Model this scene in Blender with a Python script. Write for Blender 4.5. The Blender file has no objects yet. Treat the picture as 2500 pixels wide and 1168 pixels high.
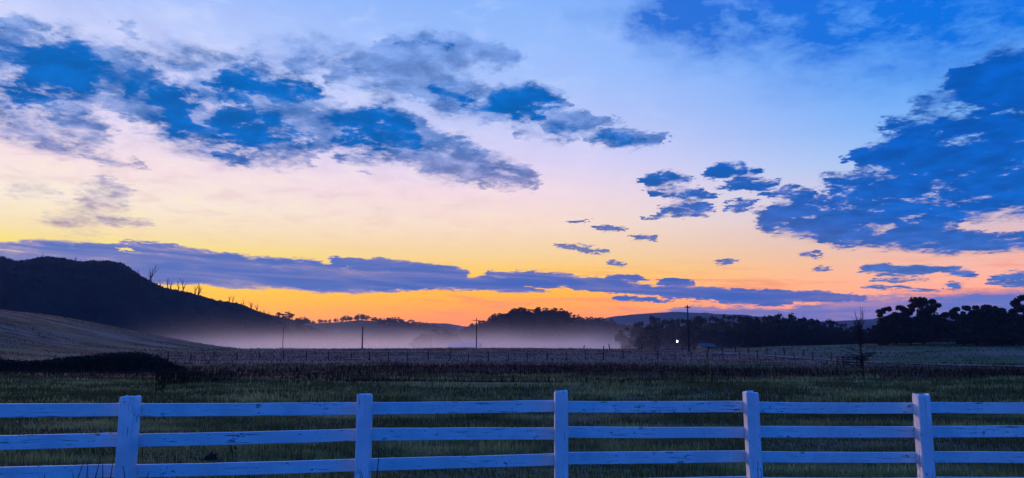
import bpy, math, random
import numpy as np
from mathutils import Vector, Matrix, noise as mnoise

scene = bpy.context.scene
C = scene.collection
R = math.radians
PI = math.pi

# ------------------------------------------------------------------ camera
EYE = 2.05            # metres above the ground at the white fence
FPX = 1805.0          # focal length in photograph pixels (2500 wide)
PITCH = math.atan((850 - 584) / FPX)      # horizon falls on row 850
cam_d = bpy.data.cameras.new('camera')
cam = bpy.data.objects.new('camera', cam_d)
C.objects.link(cam)
cam.location = (0, 0, EYE)
cam.rotation_euler = (PI / 2 + PITCH, 0, 0)
cam_d.sensor_width = 36.0
cam_d.lens = 36.0 * FPX / 2500.0
cam_d.clip_start = 0.1
cam_d.clip_end = 40000
scene.camera = cam

def ray(px, py):
    """world direction of a photograph pixel"""
    a = (px - 1250) / FPX
    b = (584 - py) / FPX
    cp, sp = math.cos(PITCH), math.sin(PITCH)
    return Vector((a, cp - b * sp, sp + b * cp))

def at(px, py, Y):
    """point on that pixel's ray, Y metres ahead"""
    d = ray(px, py)
    return Vector((d.x / d.y * Y, Y, EYE + d.z / d.y * Y))

def azel(px, py):
    d = ray(px, py).normalized()
    return math.degrees(math.atan2(d.x, d.y)), math.degrees(math.asin(d.z))

def lin(c):
    o = []
    for v in c[:3]:
        v = v / 255.0
        o.append(v / 12.92 if v <= 0.04045 else ((v + 0.055) / 1.055) ** 2.4)
    return (o[0], o[1], o[2], 1.0)

# ------------------------------------------------------------------ node helper
class NT:
    def __init__(self, tree):
        self.t = tree; self.n = tree.nodes; self.l = tree.links
    def add(self, kind, **kw):
        nd = self.n.new(kind)
        for k, v in kw.items():
            setattr(nd, k, v)
        return nd
    def put(self, sock, v):
        if isinstance(v, bpy.types.NodeSocket):
            self.l.new(v, sock)
        elif v is not None:
            sock.default_value = v
    def math(self, op, a, b=None, c=None, clamp=False):
        nd = self.add('ShaderNodeMath', operation=op, use_clamp=clamp)
        self.put(nd.inputs[0], a); self.put(nd.inputs[1], b); self.put(nd.inputs[2], c)
        return nd.outputs[0]
    def vmath(self, op, a, b=None, scale=None):
        nd = self.add('ShaderNodeVectorMath', operation=op)
        self.put(nd.inputs[0], a); self.put(nd.inputs[1], b)
        if scale is not None: self.put(nd.inputs['Scale'], scale)
        return nd.outputs['Value'] if op in ('LENGTH', 'DOT_PRODUCT', 'DISTANCE') else nd.outputs[0]
    def rng(self, v, a, b, c=0.0, d=1.0, smooth=True):
        nd = self.add('ShaderNodeMapRange', interpolation_type='SMOOTHSTEP' if smooth else 'LINEAR')
        nd.clamp = True
        self.put(nd.inputs[0], v)
        for i, x in enumerate((a, b, c, d)): self.put(nd.inputs[i + 1], x)
        return nd.outputs[0]
    def mix(self, f, a, b, blend='MIX'):
        nd = self.add('ShaderNodeMix', data_type='RGBA', blend_type=blend)
        self.put(nd.inputs[0], f); self.put(nd.inputs[6], a); self.put(nd.inputs[7], b)
        return nd.outputs[2]
    def ramp(self, f, stops, interp='LINEAR'):
        nd = self.add('ShaderNodeValToRGB')
        cr = nd.color_ramp; cr.interpolation = interp
        while len(cr.elements) > 1: cr.elements.remove(cr.elements[0])
        cr.elements[0].position = stops[0][0]; cr.elements[0].color = stops[0][1]
        for p, c in stops[1:]:
            e = cr.elements.new(p); e.color = c
        self.put(nd.inputs[0], f)
        return nd.outputs[0]
    def noise(self, vec, scale, detail=4, rough=0.5, dist=0.0, lac=2.0):
        nd = self.add('ShaderNodeTexNoise', noise_dimensions='3D')
        self.put(nd.inputs['Vector'], vec)
        nd.inputs['Scale'].default_value = scale; nd.inputs['Detail'].default_value = detail
        nd.inputs['Roughness'].default_value = rough; nd.inputs['Distortion'].default_value = dist
        nd.inputs['Lacunarity'].default_value = lac
        return nd
    def comb(self, x, y, z=0.0):
        nd = self.add('ShaderNodeCombineXYZ')
        self.put(nd.inputs[0], x); self.put(nd.inputs[1], y); self.put(nd.inputs[2], z)
        return nd.outputs[0]
    def sep(self, v):
        nd = self.add('ShaderNodeSeparateXYZ'); self.put(nd.inputs[0], v)
        return nd.outputs

# ------------------------------------------------------------------ sky
SUN_AZ, SUN_EL = -38.0, 9.0          # the glow, left of the frame
world = bpy.data.worlds.new('World')
scene.world = world
world.cycles.sampling_method = 'MANUAL'; world.cycles.sample_map_resolution = 512
world.use_nodes = True
world.node_tree.nodes.clear()

def build_sky():
    N = NT(world.node_tree)
    d = N.add('ShaderNodeTexCoord').outputs['Generated']
    x, y, z = N.sep(d)
    az = N.math('MULTIPLY', N.math('ARCTAN2', x, y), 180 / PI)
    el = N.math('MULTIPLY', N.math('ARCSINE', z), 180 / PI)
    # angle from the glow in azimuth, 0..180
    s = N.math('ADD', az, -SUN_AZ)
    s = N.math('ABSOLUTE', N.math('WRAP', s, 180.0, -180.0))
    f = N.math('DIVIDE', N.math('MAXIMUM', el, 0.0), 60.0, clamp=True)
    def rp(st, m=1.0): return N.ramp(f, [(min(e * m / 60.0, 1.0), lin(c)) for e, c in st], 'LINEAR')
    left = rp([(0, (255,150,30)), (3.5, (255,188,20)), (6.0, (255,214,60)), (7.8, (255,230,118)), (9.2, (255,232,182)), (11.5, (255,240,222)),
               (14.5, (252,228,232)), (18, (228,218,246)), (23, (212,216,253)), (26.3, (190,206,254)), (34, (110,168,250)), (46, (40,130,252)), (60, (8,118,252))], 0.87)
    mid = rp([(0, (250,120,70)), (2.2, (255,138,50)), (4.3, (255,176,8)), (5.8, (255,202,84)), (7.3, (255,218,158)), (9.4, (255,226,204)), (12, (248,222,232)),
              (14.2, (226,215,247)), (18, (186,202,251)), (21, (164,196,255)), (26, (140,184,253)), (33, (92,155,248)), (44, (34,126,252)), (60, (8,118,252))])
    right = rp([(0, (225,130,122)), (3, (244,150,122)), (5, (246,168,138)), (7, (242,186,168)), (9.3, (226,196,204)), (12, (200,204,238)), (15, (154,198,248)),
                (18, (116,180,250)), (21, (100,170,250)), (24, (88,164,250)), (28, (66,150,245)), (38, (34,128,246)), (60, (8,118,252))], 0.87)
    back = rp([(0, (34,102,234)), (5, (26,112,250)), (15, (4,122,255)), (38, (4,120,255)), (60, (8,118,252))])
    base = N.mix(N.rng(s, 2, 39), left, mid)
    base = N.mix(N.rng(s, 37, 73), base, right)
    base = N.mix(N.rng(s, 74, 104), base, back)
    base = N.vmath('SCALE', base, scale=N.rng(el, 8, 2, 1.0, 1.38))      # the glow burns brightest along the horizon

    # cloud sheet coordinates: directions dropped onto a flat layer, so clouds flatten toward the horizon
    zz = N.math('ADD', N.math('MAXIMUM', z, 0.0), 0.15)
    q = N.comb(N.math('DIVIDE', x, zz), N.math('DIVIDE', y, zz), 0.0)
    n1 = N.noise(q, 3.2, 3, 0.5)
    n2 = N.noise(q, 11.0, 5, 0.62)
    fb = N.noise(q, 5.5, 9, 0.60, 0.25).outputs['Fac']
    fine = N.noise(q, 17.0, 7, 0.62, 0.3).outputs['Fac']
    P = N.comb(az, el, 0.0)
    streak = N.noise(N.comb(N.math('MULTIPLY', az, 0.10), N.math('MULTIPLY', N.math('ADD', el, N.math('MULTIPLY', az, 0.045)), 1.3), 3.0), 1.0, 5, 0.62, 0.6).outputs['Fac']
    half = (0.5, 0.5, 0.5)
    w1 = N.vmath('SUBTRACT', n1.outputs['Color'], half)
    w1 = N.vmath('MULTIPLY', w1, (4.0, 1.6, 0))
    w2 = N.vmath('SUBTRACT', n2.outputs['Color'], half)
    w2 = N.vmath('MULTIPLY', w2, (3.4, 1.5, 0))
    # clouds hug the flat layer: less wandering low down
    k = N.rng(el, 2, 16, 0.42, 1.0)
    w3 = N.vmath('MULTIPLY', N.vmath('SUBTRACT', N.noise(q, 30.0, 3, 0.6).outputs['Color'], half), (2.4, 1.0, 0))
    W = N.vmath('SCALE', N.vmath('ADD', N.vmath('ADD', w1, w2), w3), scale=k)
    PW = N.vmath('ADD', P, W)

    # where the photograph has its clouds: soft cover maps over azimuth and elevation, computed here;
    # the noise below gives them their edges and texture
    A0, A1, E0, E1, MW, MH = -64.0, 64.0, -4.0, 44.0, 1024, 448
    gaz, gel = np.meshgrid(np.linspace(A0, A1, MW), np.linspace(E0, E1, MH))
    def cover(blobs, soft=0.15):
        acc = np.zeros_like(gaz)
        for (x0, y0, x1, y1, hw, st) in blobs:
            a0, e0 = azel(x0, y0); a1, e1 = azel(x1, y1)
            h = hw / 31.5 * 1.3
            ca = math.cos(R((e0 + e1) / 2))
            dx, dy = (a1 - a0) * ca, e1 - e0
            L2 = dx * dx + dy * dy + 1e-6
            ux, uy = (gaz - a0) * ca, gel - e0
            t = np.clip((ux * dx + uy * dy) / L2, 0, 1)
            dist = np.hypot(ux - t * dx, uy - t * dy) / h
            # taper toward the ends
            dist = dist * (1 + 0.9 * np.abs(2 * t - 1) ** 3)
            v = np.clip((1.25 - dist) / (1.25 - soft), 0, 1)
            acc += st * v * v * (3 - 2 * v)
        return acc
    def look(img, pos):
        pa, pe, _ = N.sep(pos)
        u = N.math('MULTIPLY_ADD', pa, 1 / (A1 - A0), -A0 / (A1 - A0))
        v = N.math('MULTIPLY_ADD', pe, 1 / (E1 - E0), -E0 / (E1 - E0))
        nd = N.add('ShaderNodeTexImage', interpolation='Linear', extension='EXTEND')
        nd.image = img
        N.put(nd.inputs[0], N.comb(u, v, 0.0))
        sc = N.add('ShaderNodeSeparateColor'); N.l.new(nd.outputs[0], sc.inputs[0])
        return sc.outputs
    def cover_image(name, chans):
        im = bpy.data.images.new(name, MW, MH, alpha=False, float_buffer=True)
        im.colorspace_settings.name = 'Non-Color'
        px = np.ones((MH, MW, 4), dtype=np.float32)
        for i, c in enumerate(chans): px[..., i] = c
        im.pixels.foreach_set(px.ravel()); im.update(); im.pack()
        return im

    upper = [(-50,165,300,190,75,.62), (250,190,720,250,85,.58), (350,280,760,330,70,.55), (0,62,110,98,24,.5), (-20,100,40,112,22,.5),
             (560,130,850,110,46,.26), (690,155,800,158,14,.3), (640,220,800,270,50,.5), (780,330,1020,320,60,.85), (950,300,1110,360,36,.42),
             (820,185,1010,210,46,.42), (900,140,1160,230,50,.42), (940,100,1240,138,34,.50), (1030,215,1240,262,42,.75), (1200,258,1360,255,46,.95),
             (1340,318,1450,302,28,.62), (1430,342,1600,336,22,.75), (1400,292,1510,297,11,.4), (960,372,1300,428,42,.46), (1120,425,1300,455,20,.45),
             (1070,335,1180,370,22,.36), (1270,330,1400,345,16,.25), (290,70,340,90,18,.26), (560,380,760,390,22,.26), (0,290,240,330,60,.32),
             (700,268,830,268,14,-.32), (560,292,640,305,10,-.28), (830,235,900,265,22,-.3)]
    cores = [(0,148,80,160,26,.8), (110,160,225,158,36,1.15), (50,222,160,208,30,1.05), (0,235,60,240,22,.6), (285,195,365,190,24,.75), (372,165,425,192,18,.8),
             (300,215,330,225,14,.6), (400,245,475,258,34,1.1), (420,295,460,310,20,.75), (350,320,480,325,18,.6), (525,212,628,215,27,1.1), (650,212,768,226,25,1.1),
             (535,332,655,326,38,1.15), (600,292,700,298,14,.8), (690,325,748,350,22,.8), (545,275,562,282,12,.6), (835,300,890,345,32,1.0), (905,280,1000,338,30,1.05),
             (805,352,905,356,16,.8), (590,150,640,165,20,.5), (840,170,890,185,16,.35), (1060,212,1130,240,20,.8), (1140,248,1240,268,16,.7), (1235,245,1348,254,30,1.2),
             (1250,285,1320,290,16,.7), (1350,325,1400,315,14,.5), (1450,341,1560,336,11,.75), (960,100,1100,112,10,.5), (20,66,70,86,10,.5), (1180,405,1270,425,12,.3)]
    greys = [(200,480,320,470,38,.36), (110,530,250,546,34,.34), (250,540,360,545,12,.4), (200,385,340,400,11,.36),
             (240,430,300,442,12,.32), (0,465,120,465,18,.22), (60,330,160,350,22,.22), (830,390,850,395,8,.3), (890,428,930,430,6,.3)]
    band = [(-1500,560,-100,640,60,1.2), (-150,640,560,652,44,1.2), (350,655,1050,688,34,1.2), (820,640,1130,668,20,1.1), (1000,688,1350,702,17,1.1),
            (1190,672,1520,696,14,1.1), (1400,703,1900,727,15,1.2), (1750,718,2110,730,11,1.1), (1600,686,1700,692,7,.9),
            (1490,679,1570,684,8,.9), (1760,737,1940,741,7,.8), (1500,731,1640,733,6,.8), (190,600,420,600,8,.8),
            (820,652,955,664,3,-1.1), (1190,674,1285,690,4,-.9), (1275,698,1660,735,3.2,-1.3), (1640,729,1820,735,2.6,-.7), (285,606,325,608,5,-1.2),
            (790,642,825,634,4,-.6)]
    rgt = [(2350,215,2650,185,62,1.0), (2340,178,2520,165,20,.6), (2460,300,2700,360,120,2.0), (2170,325,2520,340,36,.95),
           (2120,380,2520,400,40,.9), (2050,455,2520,485,48,.95), (1870,540,2320,530,42,1.0), (2010,583,2600,590,22,.9),
           (2240,250,2310,262,22,.42), (2080,380,2150,368,10,.6), (1890,522,2010,500,28,.7), (2140,402,2190,424,12,-.5),
           (2150,492,2300,486,5,-.55), (2260,445,2350,470,8,-.45), (2360,550,2500,565,5,-.4), (2440,190,2500,200,8,-.4),
           (1565,437,1690,440,18,.85), (1605,476,1735,476,16,.95), (1605,517,1745,510,14,.85), (1735,424,1855,418,17,.95),
           (1765,456,1890,450,11,.7), (1865,478,1990,470,13,.65), (1775,502,1850,503,10,.7),
           (1455,563,1525,562,7,1.0), (1392,548,1430,542,5,.8), (1555,531,1600,528,4,.7), (1352,600,1490,614,5,1.1), (1530,583,1600,582,5,.9),
           (1492,642,1525,648,4,.9), (1742,645,1790,643,4,.8), (1952,620,1996,622,6,1.0), (1982,658,2025,660,5,.9), (2108,654,2295,663,12,1.15),
           (2290,660,2375,668,8,.8), (2125,683,2280,684,3,.8), (2095,703,2290,708,3,.9), (2420,682,2640,685,14,1.1), (2315,697,2360,699,6,.8)]
    bank = [(1500,792,2050,772,26,.9), (1950,770,2700,742,34,1.0), (2600,745,4200,720,40,1.0), (1640,760,1900,770,18,.6)]
    top = [(1560,70,1740,120,85,.40), (1620,0,2700,-40,170,.85), (1650,30,2300,40,50,.22), (2000,80,2700,110,110,.22), (1380,30,1560,30,50,.16)]
    im1 = cover_image('cloud_cover', (cover([(a, b, c, d, w, t * 1.5 if t > 0 else t) for a, b, c, d, w, t in upper]) + cover(greys) + cover(rgt) * 1.5, cover(bank), cover(top, -0.7)))
    im2 = cover_image('cloud_bank_cover', (cover(band), cover([(a, b, c, d, w * 1.75, t * 1.15) for a, b, c, d, w, t in cores], -0.1) + cover(rgt) * 1.5, 0))
    D, H, T = look(im1, PW)
    K = look(im2, PW)[1]
    # beyond the frame the same broken cloud goes on
    out = N.math('MAXIMUM', N.rng(N.math('ABSOLUTE', az), 38, 50), N.rng(el, 28, 36))
    wide = N.rng(N.noise(q, 1.5, 3, 0.5).outputs['Fac'], 0.50, 0.70, 0.0, 0.8)
    D = N.math('ADD', D, N.math('MULTIPLY', out, N.math('MULTIPLY', wide, N.rng(el, 3, 9))))
    # soft shoulder, so that overlapping cloud keeps its texture
    D = N.math('SUBTRACT', 1.0, N.math('POWER', 2.718, N.math('MULTIPLY', D, -1.35)))
    fbc = N.math('SUBTRACT', fb, 0.5)
    fnc = N.math('SUBTRACT', fine, 0.5)
    nz = N.math('ADD', N.math('MULTIPLY', fbc, 3.0), N.math('MULTIPLY', fnc, 1.6))
    vf_ = N.math('MULTIPLY', N.math('SUBTRACT', N.noise(q, 46.0, 4, 0.65).outputs['Fac'], 0.5), 0.8)
    nz = N.math('ADD', nz, vf_)
    D = N.math('ADD', N.math('MULTIPLY', D, N.math('ADD', nz, 1.0)), N.math('MULTIPLY', nz, 0.05))
    out_k = N.math('MULTIPLY', out, 1.0)
    K = N.math('MULTIPLY', N.math('ADD', K, out_k), N.math('ADD', N.math('MULTIPLY', nz, 0.8), 1.0))
    # streaky low bank: sharper edges
    PB = N.vmath('ADD', P, N.vmath('SCALE', W, scale=0.8))
    stc = N.math('SUBTRACT', streak, 0.5)
    B = look(im2, PB)[0]
    B = N.math('SUBTRACT', 1.0, N.math('POWER', 2.718, N.math('MULTIPLY', B, -1.6)))
    B = N.math('MULTIPLY', B, N.math('ADD', N.math('ADD', N.math('MULTIPLY', nz, 0.38), N.math('MULTIPLY', stc, 1.9)), 1.0))
    H = N.math('MULTIPLY', H, N.math('ADD', N.math('MULTIPLY', nz, 0.5), 1.0))
    T = N.math('MULTIPLY', T, N.math('ADD', N.math('MULTIPLY', nz, 1.0), 1.0))

    # thin bright veil: gentle streaks in the open sky
    veil = N.noise(q, 6.5, 6, 0.62, 0.4).outputs['Fac']
    vw = N.math('MULTIPLY', N.rng(s, 62, 14), N.rng(el, 5, 11))
    vf = N.math('MULTIPLY', N.rng(veil, 0.47, 0.70), N.math('MULTIPLY', vw, 0.34))
    base = N.mix(vf, base, N.ramp(f, [(6/60., lin((246,186,140))), (12/60., lin((216,190,196))), (18/60., lin((184,182,226))), (28/60., lin((150,180,240)))]))
    bf = N.math('MULTIPLY', N.rng(veil, 0.50, 0.30), N.math('MULTIPLY', vw, 0.35))
    base = N.mix(bf, base, N.ramp(f, [(6/60., lin((255,236,130))), (11/60., lin((255,246,206))), (16/60., lin((255,240,240))), (22/60., lin((222,228,255)))]))

    lo = N.math('MULTIPLY', N.rng(el, 7, 4.5), N.rng(streak, 0.50, 0.66))
    base = N.mix(N.math('MULTIPLY', lo, 0.55), base, lin((246,140,104)))
    col = N.mix(N.math('MULTIPLY', N.rng(T, 0.02, 0.68, smooth=False), 0.97), base, N.mix(N.rng(s, 46, 70), lin((40,112,216)), lin((0,112,226))))
    edge = N.mix(N.rng(s, 34, 74), N.ramp(f, [(8/60., lin((186,166,182))), (12/60., lin((150,150,200))), (15.5/60., lin((84,128,200))), (20/60., lin((108,146,214))), (30/60., lin((110,150,230)))]),
                 N.ramp(f, [(6/60., lin((120,120,176))), (12/60., lin((84,118,196))), (20/60., lin((70,130,214))), (30/60., lin((60,130,224)))]))
    core = N.mix(N.rng(s, 38, 70), N.ramp(f, [(8/60., lin((120,122,172))), (11/60., lin((60,104,180))), (14/60., lin((0,102,190))), (30/60., lin((0,108,200)))]),
                 N.ramp(f, [(5/60., lin((70,112,190))), (9/60., lin((8,98,196))), (14/60., lin((0,92,192))), (26/60., lin((0,100,206)))]))
    soft = N.noise(q, 8.5, 7, 0.62, 0.25).outputs['Fac']
    kf = N.math('MULTIPLY', N.rng(N.math('ADD', K, N.math('MULTIPLY', N.math('SUBTRACT', soft, 0.5), 1.6)), 0.0, 1.15), N.rng(D, 0.12, 0.6))
    cloud = N.mix(kf, edge, core)
    cloud = N.vmath('SCALE', cloud, scale=N.rng(soft, 0.30, 0.70, 1.18, 0.80))      # thick and thin places in the cloud
    thin = N.rng(soft, 0.30, 0.58, 0.66, 1.0)
    thin = N.math('MAXIMUM', thin, N.rng(K, 0.2, 0.7))
    col = N.mix(N.math('MULTIPLY', N.rng(D, 0.02, 0.72), thin), col, cloud)
    bank_c = N.mix(N.rng(s, 44, 80), lin((112,122,192)), lin((74,116,200)))
    col = N.mix(N.math('MULTIPLY', N.math('MULTIPLY', N.rng(H, 0.10, 0.80), N.rng(streak, 0.30, 0.55, 0.72, 1.0)), 0.95), col, bank_c)
    band_c = N.mix(N.rng(s, 4, 58), lin((88,116,190)), lin((62,100,186)))
    band_e = N.mix(N.rng(s, 4, 62), lin((176,160,190)), lin((150,130,180)))
    col = N.mix(N.math('MULTIPLY', N.rng(B, 0.24, 0.50), 1.0), col, N.mix(N.rng(B, 0.36, 0.72), band_e, N.mix(N.rng(streak, 0.36, 0.62), N.mix(0.35, band_c, band_e), band_c)))

    # physical dawn sky underneath it all, sun just under the hills
    ns = N.add('ShaderNodeTexSky', sky_type='NISHITA')
    ns.sun_disc = False; ns.sun_elevation = R(1.0); ns.sun_rotation = R(SUN_AZ)
    low = N.mix(N.rng(el, -6, 0), lin((70,70,84)), col)
    tot = N.mix(1.0, low, N.mix(1.0, ns.outputs[0], (0.0012, 0.0012, 0.0012, 1), 'MULTIPLY'), 'ADD')
    bg = N.add('ShaderNodeBackground')
    N.put(bg.inputs[0], tot); bg.inputs[1].default_value = 1.0
    o = N.add('ShaderNodeOutputWorld'); N.l.new(bg.outputs[0], o.inputs[0])
build_sky()

# soft low light of the glowing clouds, not yet a sunrise
sun_d = bpy.data.lights.new('sun', 'SUN')
sun_d.energy = 1.3; sun_d.angle = R(14); sun_d.color = (1.0, 0.60, 0.47)
sun = bpy.data.objects.new('sun', sun_d); C.objects.link(sun)
sd = Vector((math.sin(R(SUN_AZ)) * math.cos(R(SUN_EL)), math.cos(R(SUN_AZ)) * math.cos(R(SUN_EL)), math.sin(R(SUN_EL))))
sun.rotation_euler = sd.to_track_quat('Z', 'Y').to_euler()

vs = scene.view_settings
vs.view_transform = 'Standard'; vs.look = 'None'; vs.exposure = 0.0; vs.gamma = 1.0
vs.use_curve_mapping = False
scene.render.engine = 'CYCLES'
scene.cycles.use_denoising = True
scene.cycles.max_bounces = 5
scene.cycles.diffuse_bounces = 2
scene.cycles.volume_bounces = 1
scene.cycles.transparent_max_bounces = 6

# ------------------------------------------------------------------ shared helpers
rng = np.random.default_rng(7)
rnd = random.Random(11)

def link(name, data, parent=None, loc=None):
    o = bpy.data.objects.new(name, data)
    C.objects.link(o)
    if parent is not None: o.parent = parent
    if loc is not None: o.location = loc
    return o

def tag(o, label=None, cat=None, group=None, kind=None):
    if label: o['label'] = label
    if cat: o['category'] = cat
    if group: o['group'] = group
    if kind: o['kind'] = kind
    return o

def mesh_np(name, verts, faces, mat=None, smooth=False):
    """verts (n,3); faces (m,3) or (m,4) numpy"""
    me = bpy.data.meshes.new(name)
    verts = np.asarray(verts, dtype=np.float32); faces = np.asarray(faces, dtype=np.int32)
    k = faces.shape[1]
    me.vertices.add(len(verts)); me.vertices.foreach_set('co', verts.ravel())
    me.loops.add(faces.size); me.loops.foreach_set('vertex_index', faces.ravel())
    me.polygons.add(len(faces))
    me.polygons.foreach_set('loop_start', np.arange(0, faces.size, k, dtype=np.int32))
    me.polygons.foreach_set('loop_total', np.full(len(faces), k, dtype=np.int32))
    if smooth: me.polygons.foreach_set('use_smooth', np.ones(len(faces), dtype=bool))
    me.update(calc_edges=True)
    if mat: me.materials.append(mat)
    return me

class MB:
    """collects shapes into one mesh"""
    def __init__(self): self.v = []; self.f = []
    def box(self, c, s, rot=None):
        b = len(self.v); M = rot or Matrix.Identity(3)
        for sx, sy, sz in ((-1,-1,-1),(1,-1,-1),(1,1,-1),(-1,1,-1),(-1,-1,1),(1,-1,1),(1,1,1),(-1,1,1)):
            self.v.append(tuple(Vector(c) + M @ Vector((sx*s[0]/2, sy*s[1]/2, sz*s[2]/2))))
        for q in ((0,3,2,1),(4,5,6,7),(0,1,5,4),(1,2,6,5),(2,3,7,6),(3,0,4,7)): self.f.append(tuple(b+i for i in q))
    def tube(self, pts, rad, n=6, cap=True):
        b = len(self.v); m = len(pts)
        for i, p in enumerate(pts):
            p = Vector(p)
            t = (Vector(pts[min(i+1, m-1)]) - Vector(pts[max(i-1, 0)]))
            if t.length < 1e-6: t = Vector((0,0,1))
            t.normalize()
            a = t.orthogonal().normalized() if abs(t.z) < 0.9 else (Vector((1,0,0)) - t * t.x).normalized()
            c = t.cross(a)
            for k in range(n):
                w = 2*PI*k/n
                self.v.append(tuple(p + (a*math.cos(w) + c*math.sin(w)) * rad[i]))
        for i in range(m-1):
            for k in range(n):
                k2 = (k+1) % n
                self.f.append((b+i*n+k, b+i*n+k2, b+(i+1)*n+k2, b+(i+1)*n+k))
        if cap:
            self.f.append(tuple(b+k for k in range(n))[::-1]); self.f.append(tuple(b+(m-1)*n+k for k in range(n)))
    def mesh(self, name, mat, smooth=False):
        me = bpy.data.meshes.new(name); me.from_pydata(self.v, [], self.f)
        if smooth: me.polygons.foreach_set('use_smooth', [True]*len(me.polygons))
        me.update(); me.materials.append(mat); return me
    def build(self, name, mat, parent=None, loc=None, smooth=False):
        return link(name, self.mesh(name, mat, smooth), parent, loc)

def empty(name, loc=(0,0,0)):
    o = link(name, None, None, loc); o.empty_display_size = 0.3
    return o

def sstep(x, a, b):
    t = np.clip((np.asarray(x, dtype=float) - a) / (b - a), 0, 1)
    return t*t*(3-2*t)

# smooth value noise, vectorised
_perm = rng.permutation(512)
_val = rng.random(512) * 2 - 1
def vnoise(x, y):
    x = np.asarray(x, dtype=float); y = np.asarray(y, dtype=float)
    xi = np.floor(x).astype(int); yi = np.floor(y).astype(int)
    u = x - xi; v = y - yi
    u = u*u*(3-2*u); v = v*v*(3-2*v)
    def h(a, b): return _val[(_perm[(a & 511)] + b) & 511]
    return (h(xi,yi)*(1-u) + h(xi+1,yi)*u)*(1-v) + (h(xi,yi+1)*(1-u) + h(xi+1,yi+1)*u)*v
def fbm(x, y, o=4):
    s = 0; a = 0.5
    for i in range(o):
        s = s + a * vnoise(x*2**i + 17*i, y*2**i - 9*i); a *= 0.5
    return s

# ------------------------------------------------------------------ materials
def bsdf(name, rough=0.85, spec=0.25):
    m = bpy.data.materials.new(name); m.use_nodes = True
    t = m.node_tree; t.nodes.clear(); N = NT(t)
    b = N.add('ShaderNodeBsdfPrincipled'); b.inputs['Roughness'].default_value = rough
    b.inputs['Specular IOR Level'].default_value = spec
    o = N.add('ShaderNodeOutputMaterial'); t.links.new(b.outputs[0], o.inputs[0])
    return m, N, b

def varied(name, c0, c1, scale=1.0, rough=0.85, coord='Object', detail=4, spec=0.2, stretch=None):
    m, N, b = bsdf(name, rough, spec)
    v = N.add('ShaderNodeTexCoord').outputs[coord]
    if stretch: v = N.vmath('MULTIPLY', v, stretch)
    n = N.noise(v, scale, detail, 0.6).outputs['Fac']
    N.put(b.inputs['Base Color'], N.ramp(n, [(0.32, (*c0, 1)), (0.68, (*c1, 1))]))
    return m

def mat_ground():
    m, N, b = bsdf('meadow_ground', 0.95, 0.1)
    v = N.add('ShaderNodeTexCoord').outputs['Object']
    x, y, z = N.sep(v)
    pat = N.noise(N.vmath('MULTIPLY', v, (0.16, 1.0, 1.0)), 0.16, 6, 0.68, 0.4).outputs['Fac']      # long low streaks of growth
    big = N.noise(v, 0.035, 4, 0.55).outputs['Fac']
    med = N.noise(N.vmath('MULTIPLY', v, (0.35, 1.0, 1.0)), 0.30, 5, 0.65).outputs['Fac']
    fin = N.noise(v, 6.0, 5, 0.7).outputs['Fac']
    green = N.ramp(fin, [(0.3, (0.018, 0.044, 0.014, 1)), (0.7, (0.085, 0.15, 0.05, 1))])
    straw = N.ramp(fin, [(0.3, (0.10, 0.065, 0.05, 1)), (0.7, (0.27, 0.175, 0.135, 1))])
    dead = N.ramp(fin, [(0.3, (0.006, 0.006, 0.004, 1)), (0.7, (0.030, 0.020, 0.015, 1))])
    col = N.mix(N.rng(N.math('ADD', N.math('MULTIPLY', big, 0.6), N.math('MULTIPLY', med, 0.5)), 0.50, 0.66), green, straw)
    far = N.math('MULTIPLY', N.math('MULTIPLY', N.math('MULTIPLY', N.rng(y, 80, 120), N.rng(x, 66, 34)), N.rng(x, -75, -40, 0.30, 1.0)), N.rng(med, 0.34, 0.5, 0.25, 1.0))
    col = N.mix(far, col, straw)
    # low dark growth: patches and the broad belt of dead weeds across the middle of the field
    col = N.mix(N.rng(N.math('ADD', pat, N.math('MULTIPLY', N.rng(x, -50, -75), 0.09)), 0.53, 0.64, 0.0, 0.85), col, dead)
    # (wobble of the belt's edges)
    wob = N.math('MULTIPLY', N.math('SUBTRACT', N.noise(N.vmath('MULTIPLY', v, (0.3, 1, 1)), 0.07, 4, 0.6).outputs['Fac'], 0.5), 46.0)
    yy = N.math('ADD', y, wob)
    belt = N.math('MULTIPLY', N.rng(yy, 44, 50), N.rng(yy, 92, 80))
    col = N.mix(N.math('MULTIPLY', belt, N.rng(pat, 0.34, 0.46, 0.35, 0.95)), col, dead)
    N.put(b.inputs['Base Color'], col)
    bp = N.add('ShaderNodeBump'); bp.inputs['Strength'].default_value = 0.6; bp.inputs['Distance'].default_value = 0.12
    N.put(bp.inputs['Height'], fin); N.l.new(bp.outputs[0], b.inputs['Normal'])
    return m

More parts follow.
